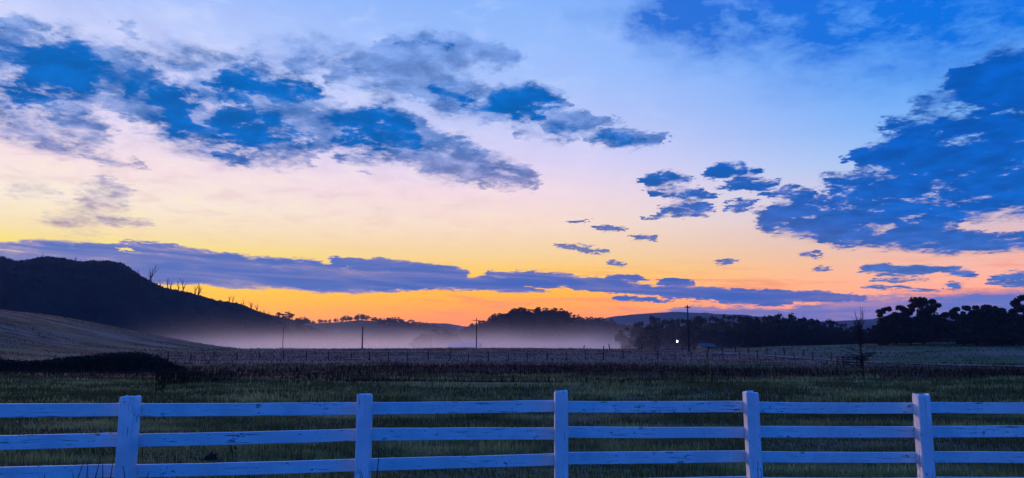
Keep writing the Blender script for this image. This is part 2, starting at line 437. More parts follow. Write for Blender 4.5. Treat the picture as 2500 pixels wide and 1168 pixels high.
def mat_paint():
    m, N, b = bsdf('weathered_white_paint', 0.62, 0.3)
    v = N.add('ShaderNodeTexCoord').outputs['Object']
    info = N.add('ShaderNodeObjectInfo').outputs['Random']
    v = N.vmath('ADD', v, N.comb(N.math('MULTIPLY', info, 40.0), N.math('MULTIPLY', info, 17.0), 0.0))
    grain = N.noise(N.vmath('MULTIPLY', v, (1.2, 26, 26)), 1.6, 6, 0.7, 0.6).outputs['Fac']
    blot = N.noise(v, 2.6, 5, 0.62).outputs['Fac']
    speck = N.noise(N.vmath('MULTIPLY', v, (0.55, 1.4, 1.4)), 16.0, 5, 0.7).outputs['Fac']
    white = N.ramp(blot, [(0.3, (0.62, 0.63, 0.64, 1)), (0.7, (0.86, 0.86, 0.86, 1))])
    white = N.mix(N.rng(grain, 0.56, 0.75, 0, 0.5), white, (0.46, 0.45, 0.43, 1))
    crack = N.math('MULTIPLY', N.rng(grain, 0.575, 0.635), N.rng(blot, 0.42, 0.54))
    bare = N.rng(N.math('ADD', N.math('MULTIPLY', speck, 0.7), N.math('MULTIPLY', blot, 0.4)), 0.64, 0.685)
    col = N.mix(N.math('MAXIMUM', N.math('MULTIPLY', crack, 0.85), N.math('MULTIPLY', bare, 0.75)), white, (0.09, 0.08, 0.075, 1))
    N.put(b.inputs['Base Color'], col)
    bp = N.add('ShaderNodeBump'); bp.inputs['Strength'].default_value = 0.55; bp.inputs['Distance'].default_value = 0.012
    N.put(bp.inputs['Height'], N.math('SUBTRACT', N.math('MULTIPLY', grain, -1.0), N.math('MULTIPLY', bare, 0.6)))
    N.l.new(bp.outputs[0], b.inputs['Normal'])
    return m

def blade_mat(name, c0, c1, scale, detail=5):
    m, N, b = bsdf(name, 0.75, 0.2)
    v = N.add('ShaderNodeTexCoord').outputs['Object']
    n = N.noise(v, scale, detail, 0.65).outputs['Fac']
    c = N.ramp(n, [(0.32, (*c0, 1)), (0.68, (*c1, 1))])
    pt = N.noise(N.vmath('MULTIPLY', v, (0.34, 1.0, 1.0)), 0.42, 4, 0.6).outputs['Fac']
    c = N.mix(N.rng(pt, 0.60, 0.48, 0.0, 0.85), c, (*[q*0.7 for q in c0], 1))     # darker, coarser tufts in drifts
    N.put(b.inputs['Base Color'], c)
    tr = N.add('ShaderNodeBsdfTranslucent'); N.put(tr.inputs[0], c)
    mx_ = N.add('ShaderNodeMixShader'); mx_.inputs[0].default_value = 0.5      # thin blades let the sky through
    out = [q for q in N.n if q.type == 'OUTPUT_MATERIAL'][0]
    N.l.new(b.outputs[0], mx_.inputs[1]); N.l.new(tr.outputs[0], mx_.inputs[2]); N.l.new(mx_.outputs[0], out.inputs[0])
    return m

M = {}
M['ground'] = mat_ground()
M['paint'] = mat_paint()
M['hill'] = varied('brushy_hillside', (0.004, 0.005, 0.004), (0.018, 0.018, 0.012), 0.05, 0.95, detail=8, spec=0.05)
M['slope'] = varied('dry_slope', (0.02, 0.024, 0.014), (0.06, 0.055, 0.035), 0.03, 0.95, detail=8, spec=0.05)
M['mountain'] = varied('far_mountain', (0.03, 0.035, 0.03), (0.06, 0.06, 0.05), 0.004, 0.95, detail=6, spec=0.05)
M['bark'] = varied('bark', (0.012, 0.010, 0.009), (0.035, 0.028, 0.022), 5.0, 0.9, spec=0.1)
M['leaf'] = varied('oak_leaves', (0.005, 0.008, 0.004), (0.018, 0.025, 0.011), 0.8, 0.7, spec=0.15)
M['bramble'] = varied('bramble_leaves', (0.006, 0.008, 0.004), (0.020, 0.026, 0.012), 1.5, 0.75, spec=0.1)
M['brush'] = varied('brush_leaves', (0.005, 0.006, 0.004), (0.022, 0.022, 0.014), 0.2, 0.85, spec=0.05)
M['grass'] = blade_mat('grass_blades', (0.020, 0.042, 0.014), (0.30, 0.42, 0.16), 0.8)
M['straw'] = blade_mat('dry_grass_blades', (0.07, 0.046, 0.034), (0.52, 0.31, 0.23), 0.3)
M['rough'] = blade_mat('rough_green_blades', (0.012, 0.026, 0.010), (0.11, 0.16, 0.06), 0.25)
M['weed'] = blade_mat('dead_weeds', (0.006, 0.005, 0.004), (0.055, 0.028, 0.022), 0.3)
M['pole'] = varied('tarred_pole', (0.012, 0.010, 0.009), (0.032, 0.026, 0.021), 3.0, 0.85, spec=0.15)
M['oldwood'] = varied('old_fence_wood', (0.020, 0.017, 0.014), (0.05, 0.042, 0.034), 4.0, 0.9, spec=0.1)
M['wire'] = varied('rusty_wire', (0.03, 0.025, 0.022), (0.06, 0.05, 0.045), 9.0, 0.6)
M['roof'] = varied('white_metal_roof', (0.42, 0.42, 0.43), (0.55, 0.55, 0.56), 0.4, 0.5)
M['greyroof'] = varied('grey_metal_roof', (0.06, 0.06, 0.065), (0.10, 0.10, 0.11), 0.6, 0.5)
M['siding'] = varied('barn_siding', (0.16, 0.13, 0.11), (0.24, 0.20, 0.17), 1.5, 0.85)
M['dirt'] = varied('dirt_track', (0.13, 0.115, 0.09), (0.26, 0.23, 0.19), 0.5, 0.95, spec=0.05)
M['glassy'] = varied('insulator_glass', (0.05, 0.06, 0.06), (0.09, 0.10, 0.10), 6.0, 0.2, spec=0.5)
M['petal'] = varied('violet_petals', (0.16, 0.09, 0.26), (0.28, 0.17, 0.40), 9.0, 0.7)
mm, NN, bb = bsdf('lamp_glow', 0.4)
bb.inputs['Base Color'].default_value = (0.9, 0.9, 0.9, 1)
bb.inputs['Emission Color'].default_value = (0.86, 0.93, 1.0, 1); bb.inputs['Emission Strength'].default_value = 26.0
M['lamp'] = mm

# ------------------------------------------------------------------ terrain
VALLEY = -4.0
def Hgt(x, y):
    x = np.asarray(x, dtype=float); y = np.asarray(y, dtype=float)
    crest = 1.72 + 1.5 * sstep(x, 35, 112)
    z = crest * sstep(y, 92, 178)
    z = z + (VALLEY - crest) * sstep(y, 196, 330 + 40 * sstep(x, 0, 120))
    # grassy knoll on the left
    kx = sstep(-x, 64 + 0.03*y, 140)
    ky = sstep(y, 70, 150) * (1 - sstep(y, 190, 330))
    z = z + 10.5 * kx * ky
    # the ground falls a touch to the right along the white fence
    z = z - 0.012 * x * (1 - sstep(y, 14, 40)) * (np.abs(x) < 60)
    amp = sstep(y, 16, 45) * (1 - 0.7*sstep(y, 230, 400))
    z = z + amp * (0.34 * fbm(x/26.0, y/13.0, 3) + 0.10 * fbm(x/4.0 + 40, y/2.6, 2))
    return z
def hz(x, y): return float(Hgt(x, y))
def hit(px, py, lo=5.0, hi=240.0):
    """where a pixel's ray first meets the field"""
    d = ray(px, py); Y = lo
    while Y < hi:
        X = d.x/d.y*Y
        if EYE + d.z/d.y*Y < hz(X, Y): return Vector((X, Y, hz(X, Y)))
        Y += 0.25
    return Vector((d.x/d.y*hi, hi, hz(d.x/d.y*hi, hi)))

ys = np.concatenate([np.arange(-40, 4, 2.0), np.arange(4, 60, 0.5), np.arange(60, 240, 1.0), np.geomspace(240, 1900, 70)])
us = np.sign(np.linspace(-1, 1, 321)) * np.abs(np.linspace(-1, 1, 321)) ** 1.25
gy, gu = np.meshgrid(ys, us, indexing='ij')
gx = gu * (60 + 1.15 * np.maximum(gy, 0))
gz = Hgt(gx, gy)
ni, nj = gx.shape
idx = np.arange(ni*nj).reshape(ni, nj)
quads = np.stack([idx[:-1,:-1], idx[:-1,1:], idx[1:,1:], idx[1:,:-1]], -1).reshape(-1, 4)
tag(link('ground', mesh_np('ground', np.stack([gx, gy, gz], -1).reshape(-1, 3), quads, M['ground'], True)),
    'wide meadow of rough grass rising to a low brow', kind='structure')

def ridge(name, pts, yf, yr, yb, mat, label, rough=1.0, nt=40, step=6.0, seed=0, foot=VALLEY-2, shape=1.0):
    """a hill: its skyline over photograph columns, foot / ridge / back foot distances as functions of the column"""
    px = np.arange(pts[0][0], pts[-1][0]+0.1, step)
    py = np.interp(px, [p[0] for p in pts], [p[1] for p in pts])
    ker = np.array([1, 2, 3, 2, 1.]) / 9
    py[2:-2] = np.convolve(py, ker, 'same')[2:-2]
    ts = np.concatenate([np.linspace(0, 1, nt), np.linspace(1, 2, nt//2)[1:]])
    V = np.zeros((len(px), len(ts), 3))
    for i, (a, b) in enumerate(zip(px, py)):
        f_, r_, b_ = yf(a), yr(a), yb(a)
        top = at(a, b, r_)
        k = top.x / r_
        for j, t in enumerate(ts):
            Y = f_ + (r_-f_)*t if t <= 1 else r_ + (b_-r_)*(t-1)
            w = math.sin(t*PI/2)**shape if t <= 1 else math.cos((t-1)*PI/2)**1.2
            V[i, j] = (k*Y, Y, foot + (top.z-foot)*w)
    hgt = V[..., 2] - foot
    fade = np.clip(hgt/12, 0, 1) * (1 - 0.75*np.exp(-((ts-1)/0.06)**2))[None, :]
    V[..., 2] += rough * fade * (3.2*fbm(V[...,0]/45+seed, V[...,1]/45, 4) + 1.2*fbm(V[...,0]/9, V[...,1]/9+seed, 3))
    V[..., 2] += rough * 0.45 * np.clip(hgt/12, 0, 1) * fbm(V[...,0]/5, V[...,1]/5+seed, 2)
    n, m = V.shape[:2]; ii = np.arange(n*m).reshape(n, m)
    q = np.stack([ii[:-1,:-1], ii[1:,:-1], ii[1:,1:], ii[:-1,1:]], -1).reshape(-1, 4)
    o = tag(link(name, mesh_np(name, V.reshape(-1, 3), q, mat, True)), label, kind='structure')
    return px, ts, V

def lerp(xs, vs): return lambda a: float(np.interp(a, xs, vs))
hill_pts = [(-900,470),(-500,560),(-250,625),(-120,640),(-40,632),(0,629),(45,640),(100,632),(150,634),(195,643),(262,640),(300,646),(325,664),(350,684),(385,703),(430,716),
            (480,725),(530,737),(580,743),(615,757),(660,771),(700,778),(750,798),(800,815),(850,828),(900,846),(940,856)]
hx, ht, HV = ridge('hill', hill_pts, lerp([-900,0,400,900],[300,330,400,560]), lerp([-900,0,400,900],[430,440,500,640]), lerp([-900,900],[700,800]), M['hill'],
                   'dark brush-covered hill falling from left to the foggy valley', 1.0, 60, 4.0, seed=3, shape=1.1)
def on_ridge(px):
    i = int(np.argmin(np.abs(hx - px))); j = int(np.argmin(np.abs(ht - 1)))
    return Vector(HV[i, j])
mid_pts = [(560,846),(640,826),(690,804),(730,792),(770,789),(830,786),(880,781),(920,785),(960,794),(1010,800),(1060,808),(1110,822),(1150,846)]
mx, mt, MV = ridge('hill', mid_pts, lerp([0,2500],[740,740]), lerp([0,2500],[900,900]), lerp([0,2500],[1150,1150]), M['slope'],
                   'low oak-topped ridge beyond the fog in the middle', 0.8, 30, 5.0, seed=9)
cen_pts = [(1070,858),(1110,848),(1135,836),(1165,818),(1200,800),(1250,788),(1300,782),(1340,780),(1390,790),(1440,803),(1500,815),(1560,826),(1640,845),(1700,858)]
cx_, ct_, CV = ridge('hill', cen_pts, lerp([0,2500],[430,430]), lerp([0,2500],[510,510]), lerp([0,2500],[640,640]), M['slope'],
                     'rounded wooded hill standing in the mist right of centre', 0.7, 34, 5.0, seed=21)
far_pts = [(-400,700),(300,760),(600,798),(690,792),(728,777),(760,790),(850,800),(990,797),(1050,788),(1090,790),(1130,797),(1250,806),(1420,798),(1480,778),(1540,768),(1640,764),
           (1760,768),(1880,776),(2000,786),(2100,782),(2250,772),(2500,766),(2900,760)]
ridge('mountains', far_pts, lerp([0,2500],[1400,1350]), lerp([0,2500],[1700,1600]), lerp([0,2500],[1880,1880]), M['mountain'],
      'far hazy blue mountains behind the wooded valley', 2.0, 20, 10.0, seed=40, foot=-10)

# ------------------------------------------------------------------ white board fence
fence = tag(empty('board_fence', (0.6, 9.5, 0)), 'weathered white four-board ranch fence crossing the foreground', 'fence')
# photograph: column of each post, rows of its top, and of the tops of rails 1-3; distance from the rail spacing
FP = [(-330, 7.55, 970, (989,1069,1151)), (311, 8.29, 968, (985,1058,1134)), (889, 8.96, 962, (981,1048,1119)), (1369, 9.59, 955, (978,1043,1107)),
      (1838, 9.98, 957, (980,1041,1102)), (2254, 10.14, 963, (982,1041,1103)), (2660, 10.2, 966, (985,1042,1104)), (3050, 10.25, 968, (986,1043,1105))]
def inv(o_loc): return (o_loc[0]-0.6, o_loc[1]-9.5, o_loc[2])
posts = []
for i, (px, Y, pt, rails) in enumerate(FP):
    top = at(px, pt, Y - 0.08)
    zs = [at(px, r, Y + 0.1).z for r in rails]
    zs.append(2*zs[2] - zs[1])
    posts.append((top.x, Y, top.z, zs))
    g = hz(top.x, Y)
    # one post: square timber, chamfered worn top, slight twist
    hw = 0.083; mb = MB(); L = top.z - g + 0.3
    rr = random.Random(50+i); tw = rr.uniform(-0.05, 0.05); lx, ly = rr.uniform(-.012,.012), rr.uniform(-.01,.01)
    rings = [(-0.3, 0), (0.2, 0), (0.55, 0), (0.9, 0), (L-0.34, 0), (L-0.335, 0.0), (L-0.3-0.012, 0), (L-0.3, 0.012)]
    prof = []
    for (z, ins) in rings:
        w = hw - ins; c = 0.010
        s = [(-w+c,-w),(w-c,-w),(w,-w+c),(w,w-c),(w-c,w),(-w+c,w),(-w,w-c),(-w,-w+c)]
        b = len(mb.v); f = max(0, z)/L
        for q, (a, d) in enumerate(s):
            jx, jy = rr.uniform(-.0025,.0025), rr.uniform(-.0025,.0025)
            jz = rr.uniform(-.022, .014) if z > L-0.32 else 0
            ca, sa = math.cos(tw*f), math.sin(tw*f)
            mb.v.append(((a*ca-d*sa)+jx+lx*f, (a*sa+d*ca)+jy+ly*f, z+jz))
    for k in range(len(rings)-1):
        for q in range(8):
            mb.f.append((k*8+q, k*8+(q+1)%8, (k+1)*8+(q+1)%8, (k+1)*8+q))
    mb.f.append(tuple((len(rings)-1)*8+q for q in range(8)))
    # rotate so object X runs up the post: the paint grain follows it
    Mx = Matrix(((0,0,1),(0,1,0),(-1,0,0)))
    mb.v = [tuple(Mx @ Vector(v)) for v in mb.v]
    po = mb.build('post', M['paint'], fence, inv((top.x, Y, g)))
    po.rotation_euler = (0, -PI/2, 0)
for i in range(len(posts)-1):
    (xa, ya, _, za), (xb, yb, _, zb) = posts[i], posts[i+1]
    for r in range(4):
        rr = random.Random(i*7+r)
        e0 = Vector((xa, ya + 0.083 + 0.022, za[r] - 0.072 + rr.uniform(-.010,.010)))
        e1 = Vector((xb, yb + 0.083 + 0.022, zb[r] - 0.072 + rr.uniform(-.010,.010)))
        d = e1 - e0; L = d.length; ext = 0.045 if (i+r) % 2 else 0.06
        n = 26; mb = MB(); h = 0.0715 + rr.uniform(-.003,.003); t = 0.019
        bow = rr.uniform(-.010,.010); sag = rr.uniform(-.008,.004); ph = rr.uniform(0, 50)
        for k in range(n+1):
            u = k/n; x = -L/2 - ext*0.0 + u*L
            w = math.sin(u*PI)
            yo = bow*w; zo = sag*w
            et = 0.0035*float(fbm(x*2.2+ph, 3.1+r, 3)); eb = 0.0035*float(fbm(x*2.2+ph, 9.7+r, 3))
            c = 0.004
            for (a, b_) in ((-t, -h+c+eb), (-t, h-c+et), (-t+c, h+et), (t-c, h+et), (t, h-c+et), (t, -h+c+eb), (t-c, -h+eb), (-t+c, -h+eb)):
                mb.v.append((x, a+yo, b_+zo))
        for k in range(n):
            for q in range(8):
                mb.f.append((k*8+q, (k+1)*8+q, (k+1)*8+(q+1)%8, k*8+(q+1)%8))
        mb.f.append(tuple(range(8))[::-1][::-1]); mb.f.append(tuple(n*8+q for q in range(8))[::-1])
        ro = mb.build('rail', M['paint'], fence, inv((e0+e1)/2 + Vector((0, 0.001*(r % 2), 0))))
        ro.rotation_euler = (0, -math.asin(d.z/L), math.atan2(d.y, d.x))

# ------------------------------------------------------------------ poles
def utility_pole(px, top, base, Y, label, arm=None, r=0.16):
    X = at(px, base, Y).x
    zt = at(px, top, Y).z; zg = hz(X, Y) - 0.3
    o = tag(empty('utility_pole', (X, Y, zg)), label, 'utility pole', 'utility poles across the valley')
    mb = MB(); L = zt - zg
    mb.tube([(0,0,0), (0.01,0,L*0.5), (0,0,L)], [r*1.15, r, r*0.78], 10); mb.build('shaft', M['pole'], o, smooth=True)
    if arm:
        dz, w = arm
        b = MB(); b.box((0,-0.16,L-dz), (w, 0.11, 0.15)); b.build('crossarm', M['pole'], o)
        for sx in (-0.46, -0.2, 0.2, 0.46):
            q = MB(); q.tube([(sx*w,-0.16,L-dz+0.075), (sx*w,-0.16,L-dz+0.16), (sx*w,-0.16,L-dz+0.24), (sx*w,-0.16,L-dz+0.30)], [0.03,0.03,0.07,0.05], 8)
            q.build('insulator', M['glassy'], o, smooth=True)
    else:
        q = MB(); q.tube([(0,0,L), (0,0,L+0.07), (0,0,L+0.13)], [r*0.80, r*0.72, r*0.2], 10); q.build('pole_cap', M['pole'], o, smooth=True)
    return o
utility_pole(1682, 745, 856, 150, 'tallest dark utility pole, right of centre, with two insulators near its top', (0.55, 1.0), 0.15)
utility_pole(1163, 777, 850, 222, 'utility pole with a wide crossarm in front of the wooded hill', (0.75, 2.2))
utility_pole(1051, 820, 850, 330, 'short-looking pole standing in fog between the ridge and wooded hill', None, 0.16)
utility_pole(884, 798, 851, 215, 'thick plain pole on the meadow brow below the middle ridge', None, 0.20)
utility_pole(690, 799, 848, 250, 'leftmost slim pole in the fog at the foot of the hill', None, 0.15)

# yard light in the mist
p = at(1653, 833, 220); zg = hz(p.x, 220)
yl = tag(empty('yard_light', (p.x, 220, zg)), 'lit white yard light glowing in the mist beside the tall pole', 'lamp')
mb = MB(); L = p.z - zg; mb.tube([(0,0.3,-0.3), (0,0.3,L+0.3)], [0.09, 0.07], 8); mb.build('lamp_post', M['pole'], yl)
mb = MB(); mb.tube([(0,0.3,L+0.2), (0,0.1,L+0.34), (0,-0.05,L+0.3)], [0.03]*3, 6); mb.build('bracket', M['pole'], yl)
mb = MB(); mb.tube([(0,-0.05,L+0.32), (0,-0.05,L+0.28), (0,-0.05,L+0.16)], [0.08, 0.2, 0.24], 12); mb.build('lamp_shade', M['roof'], yl)
mb = MB(); mb.tube([(0,-0.05,L+0.15), (0,-0.05,L+0.05), (0,-0.05,L-0.1), (0,-0.05,L-0.24), (0,-0.05,L-0.31)], [0.10,0.15,0.165,0.12,0.05], 12); mb.build('bulb', M['lamp'], yl, smooth=True)

# ------------------------------------------------------------------ barn in the fog
def barn(pxc, pyr, Y, w, dp, hwall, hroof, rz, label, roof='roof'):
    p = at(pxc, pyr, Y); zg = p.z - hwall - hroof
    o = tag(empty('barn', (p.x, Y, zg)), label, 'barn'); o.rotation_euler.z = rz
    mb = MB(); W, D = w/2, dp/2
    mb.v = [(-W,-D,-3),(W,-D,-3),(W,D,-3),(-W,D,-3),(-W,-D,hwall),(W,-D,hwall),(W,D,hwall),(-W,D,hwall),(-W,0,hwall+hroof-.05),(W,0,hwall+hroof-.05)]
    mb.f = [(0,1,5,4),(2,3,7,6),(1,2,6,9,5),(3,0,4,8,7)]; mb.build('wall', M['siding'], o)
    for s in (-1, 1):
        sl = math.atan2(hroof, D); ln = math.hypot(hroof, D) + 0.5
        q = MB(); q.box((0, s*(D+0.42)/2, hwall+hroof/2-0.12), (w+0.9, ln, 0.08), Matrix.Rotation(-s*sl, 3, 'X')); ro = q.build('roof_panel', M[roof], o)
        for k in range(9):
            xx = -w/2 + w*k/8
            z_ = MB(); z_.box((xx, s*(D+0.42)/2, hwall+hroof/2-0.06), (0.06, ln-.06, 0.05), Matrix.Rotation(-s*sl, 3, 'X')); z_.build('seam', M[roof], ro)
    q = MB(); q.box((w*0.12, -D-0.04, hwall*0.42), (3.2, 0.08, hwall*0.84)); q.build('door', M['oldwood'], o)
    q = MB(); q.box((-w*0.28, -D-0.04, hwall*0.55), (1.2, 0.06, 1.0)); q.build('window', M['glassy'], o)
barn(1136, 837, 300, 12.0, 7.0, 2.4, 1.3, R(-8), 'low barn with a white metal roof half sunk in fog by the crossarm pole')
barn(1722, 839, 218, 4.0, 3.4, 1.9, 0.8, R(14), 'small grey shed in the mist just right of the tall pole', 'greyroof')

# ------------------------------------------------------------------ wire fence in mid field and old posts on the brow
wf = tag(empty('wire_fence', (0, 108, 0)), 'thin post-and-wire fence running across the middle of the meadow', 'fence')
def wf_y(px): return float(np.interp(px, [300, 1240, 1480, 1727, 1860, 2070, 2300], [112, 110, 112, 116, 112, 100, 92]))
cols = [410, 465, 522, 578, 634, 691, 747, 803, 857, 902, 948, 994, 1045, 1098, 1143, 1193, 1241, 1287, 1335, 1382, 1429, 1473, 1522, 1565, 1606, 1648, 1688, 1727, 1766, 1807, 1850, 1895, 1940, 1985, 2030]
tops = []
for i, px in enumerate(cols):
    Y = wf_y(px); X = at(px, 880, Y).x; g = hz(X, Y)
    rr = random.Random(i); h = 1.30 + rr.uniform(-.14, .16); dx, dy = rr.uniform(-.10,.10), rr.uniform(-.06,.06)
    mb = MB(); r = 0.075 if i % 3 else 0.10
    mb.tube([(0,0,-0.3), (dx*.5,dy*.5,h*.5), (dx,dy,h), (dx,dy,h+0.02)], [r, r*.95, r*.85, r*.5], 7)
    mb.build('post', M['oldwood'], wf, (X, Y-108, g))
    tops.append([(X+dx*f, Y-108-r, g+h*f) for f in (0.93, 0.66, 0.4)])
for k in range(3):
    mb = MB()
    for a, b in zip(tops[:-1], tops[1:]):
        A, B = Vector(a[k]), Vector(b[k]); mid = (A+B)/2 - Vector((0,0,0.03))
        mb.tube([A, mid, B], [0.009]*3, 4, False)
    mb.build('wire', M['wire'], wf)
of = tag(empty('post_fence', (35, 160, 0)), 'row of old leaning fence posts along the brow by the tall pole', 'fence')
prev = None
for i, (px, h, lean) in enumerate([(1424,.75,.3),(1474,.7,-.05),(1489,.95,-.2),(1520,.95,.02),(1560,1.3,.02),(1566,1.0,.12),(1599,.6,.2),(1630,.6,.1),(1664,.9,.35),(1695,.6,.2),(1729,.8,.15),(1762,.8,.05),(1795,.7,.15),(1827,.8,.1),(1870,.8,.25),(1915,.9,-.1),(1960,.8,.2)]):
    Y = float(np.interp(px, [1424, 1700, 1827, 1960], [172, 158, 140, 128])); X = at(px, 855, Y).x; g = hz(X, Y)
    mb = MB(); r = 0.13 if i not in (3, 4) else 0.06; h *= 1.25
    mb.tube([(0,0,-0.3), (lean*h*.5,0.02,h*.55), (lean*h,0,h), (lean*h,0,h+.02)], [r, r*.95, r*.9, r*.6], 7)
    mb.build('post', M['oldwood'], of, (X-35, Y-160, g))

# ------------------------------------------------------------------ dirt track
tp = [hit(a, b) for a, b in ((1560,858.5),(1640,859),(1700,860.5),(1760,863),(1830,867),(1900,871.5),(1980,877),(2060,882.5),(2140,887),(2300,892),(2600,898))]
V = []; F = []
for i in range((len(tp)-1)*14+1):
    u = i/14; k = min(int(u), len(tp)-2); p = tp[k].lerp(tp[k+1], u-k)
    q = tp[min(k+1, len(tp)-1)] - tp[k]; n = Vector((-q.y, q.x, 0)).normalized()
    for s in np.linspace(-1, 1, 7):
        X, Y = p.x + n.x*s*1.5, p.y + n.y*s*1.5
        V.append((X, Y, hz(X, Y) + 0.10 + 0.03*abs(s)))
nr = len(V)//7; ii = np.arange(nr*7).reshape(nr, 7)
tag(link('dirt_road', mesh_np('dirt_road', V, np.stack([ii[:-1,:-1], ii[:-1,1:], ii[1:,1:], ii[1:,:-1]], -1).reshape(-1,4), M['dirt'], True)),
    'pale dirt track slanting down past the wire fence', kind='structure')

# ------------------------------------------------------------------ trees
def leaf_quads(centers, radii, counts, size, seed, flat=0.8):
    """leaf clumps: small quads spread through many overlapping lumps"""
    g = np.random.default_rng(seed)
    Vs = []
    for c, r, n in zip(centers, radii, counts):
        d = g.normal(size=(n, 3)); d /= np.linalg.norm(d, axis=1)[:, None]
        rad = g.random(n) ** 0.45
        p = np.asarray(c) + d * rad[:, None] * np.asarray([r, r, r*flat])
        a = g.normal(size=(n, 3)); a /= np.linalg.norm(a, axis=1)[:, None]
        b = np.cross(a, g.normal(size=(n, 3))); b /= np.linalg.norm(b, axis=1)[:, None] + 1e-9
        s = size * (0.55 + 0.9*g.random(n))[:, None]
        Vs.append(np.stack([p-a*s, p+b*s*0.62, p+a*s, p-b*s*0.62], 1).reshape(-1, 3))
    V = np.concatenate(Vs)
    return V, np.arange(len(V)).reshape(-1, 4)

def oak_template(seed, spread=1.0, lumps=24, per=80, leaf=0.05, open_=0.0, trunk=0.12):
    """unit oak: 1 m tall, scaled when placed"""
    g = random.Random(seed); mb = MB(); cs, rs, ns = [], [], []
    fork = trunk + g.uniform(0, 0.06)
    mb.tube([(0,0,-0.05), (0.01,0,0.05), (g.uniform(-.03,.03), 0, fork)], [0.052, 0.036, 0.03], 7)
    base = Vector((0, 0, fork))
    nl = 7
    for k in range(nl):
        a = 2*PI*k/nl + g.uniform(-.3, .3)
        up = g.uniform(0.12, 0.55) if k else 0.62
        out = g.uniform(0.26, 0.44)*spread*(1-0.45*up) if k else 0.05
        m_ = base + Vector((math.cos(a)*out*0.45, math.sin(a)*out*0.45, up*0.6))
        e = base + Vector((math.cos(a)*out, math.sin(a)*out, up))
        mb.tube([tuple(base-Vector((0,0,.02))), tuple(m_), tuple(e)], [0.022, 0.015, 0.006], 5)
        for j in range(3):
            b2 = a + g.uniform(-.9, .9)
            e2 = m_.lerp(e, g.uniform(.3, .9)) + Vector((math.cos(b2)*.13*spread, math.sin(b2)*.13*spread, g.uniform(.02, .13)))
            mb.tube([tuple(m_.lerp(e, .4)), tuple(e2)], [0.009, 0.003], 4)
            cs.append(tuple(e2)); rs.append(g.uniform(.07, .115)*(1-open_*0.25)); ns.append(per)
        cs.append(tuple(e)); rs.append(g.uniform(.085, .13)*(1-open_*0.2)); ns.append(per)
    for k in range(lumps - 0):
        a = g.uniform(0, 2*PI); zf = g.uniform(0.0, 1.0)
        rr = math.sqrt(max(0, 1-(2*zf-1.05)**2))*0.40*spread*g.uniform(.45, 1.0)
        z = fork + (0.93-fork)*zf
        cs.append((math.cos(a)*rr, math.sin(a)*rr, z)); rs.append(g.uniform(.06, .12)*(1-open_*0.3)); ns.append(int(per*0.8))
    for k in range(9):      # heart of the crown
        a = g.uniform(0, 2*PI); cs.append((math.cos(a)*.2*spread, math.sin(a)*.2*spread, fork + g.uniform(.05, .55))); rs.append(.19); ns.append(int(per*1.5))
    V, F = leaf_quads(cs, rs, ns, leaf, seed, 0.72)
    V[:, 2] = np.minimum(V[:, 2], 1.02)
    return mb.mesh('trunk', M['bark'], True), mesh_np('crown', V, F, M['leaf'])

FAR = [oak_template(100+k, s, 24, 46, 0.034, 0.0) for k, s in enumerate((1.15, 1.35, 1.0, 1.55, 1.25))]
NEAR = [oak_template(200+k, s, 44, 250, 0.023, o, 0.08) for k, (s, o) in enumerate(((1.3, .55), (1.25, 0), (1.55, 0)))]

def tree(tmpl, loc, h, w, rz, label, group=None, name='oak_tree'):
    o = tag(empty(name, loc), label, 'tree', group)
    o.rotation_euler.z = rz; o.scale = (w, w, h)
    link('trunk', tmpl[0], o); link('crown', tmpl[1], o)
    return o

def skyline(pts): return lambda a: float(np.interp(a, [p[0] for p in pts], [p[1] for p in pts]))
# wooded hill: trees all over the near slope; the ones along the top make the skyline
r4 = random.Random(4)
cen_sky = skyline([(1100,845),(1128,806),(1160,795),(1200,776),(1240,758),(1280,752),(1310,756),(1335,749),(1365,760),(1400,769),(1440,777),(1475,779),(1505,792),(1535,800),(1580,812)])
def ground_on(V, ts, xs, px, t):
    i = int(np.argmin(np.abs(xs-px))); j = int(np.argmin(np.abs(ts-t)))
    return Vector(V[i, j])
def hill_tree(px, t, V, ts, xs, sky, lab, grp, k, hmax=17, sc=1.0):
    p = ground_on(V, ts, xs, px, t)
    top = at(px, sky(px)+r4.uniform(-4, 6), p.y).z
    h = (top - p.z) if t > 0.85 else r4.uniform(6.5, 9.5)*sc
    h = max(4.5, min(hmax, h*1.12))
    tree(FAR[k % 5], (p.x, p.y, p.z-0.4), h, h*r4.uniform(.95, 1.3), r4.uniform(0, 6.28), lab, grp)
_ones = ('', 'first', 'second', 'third', 'fourth', 'fifth', 'sixth', 'seventh', 'eighth', 'ninth', 'tenth', 'eleventh', 'twelfth', 'thirteenth', 'fourteenth',
         'fifteenth', 'sixteenth', 'seventeenth', 'eighteenth', 'nineteenth')
def nth(i):
    if i < 20: return _ones[i]
    t, u = divmod(i, 10); w = {2: 'twent', 3: 'thirt', 4: 'fort'}[t]
    return w + 'ieth' if u == 0 else w + 'y-' + _ones[u]
k = 0
for q_, px in enumerate(range(1112, 1590, 15)):
    k += 1
    hill_tree(px + r4.uniform(-4, 4), 0.97, CV, ct_, cx_, cen_sky, nth(q_+1) + ' oak from the left on the skyline of the wooded hill', 'oaks along the top of the wooded hill', k)
for t, st in ((0.72, 17), (0.48, 19), (0.22, 21)):
    for px in range(1105, 1640, st):
        k += 1
        hill_tree(px + r4.uniform(-6, 6), t + r4.uniform(-.06, .06), CV, ct_, cx_, cen_sky, 'dark oak on the misty near slope of the wooded hill', 'oaks on the slope of the wooded hill', k)
mid_sky = skyline([(600,820),(690,790),(715,776),(740,782),(760,790),(790,779),(820,777),(850,772),(880,767),(905,772),(935,785),(960,789),(990,787),(1020,792),(1060,803),(1085,812),(1120,822)])
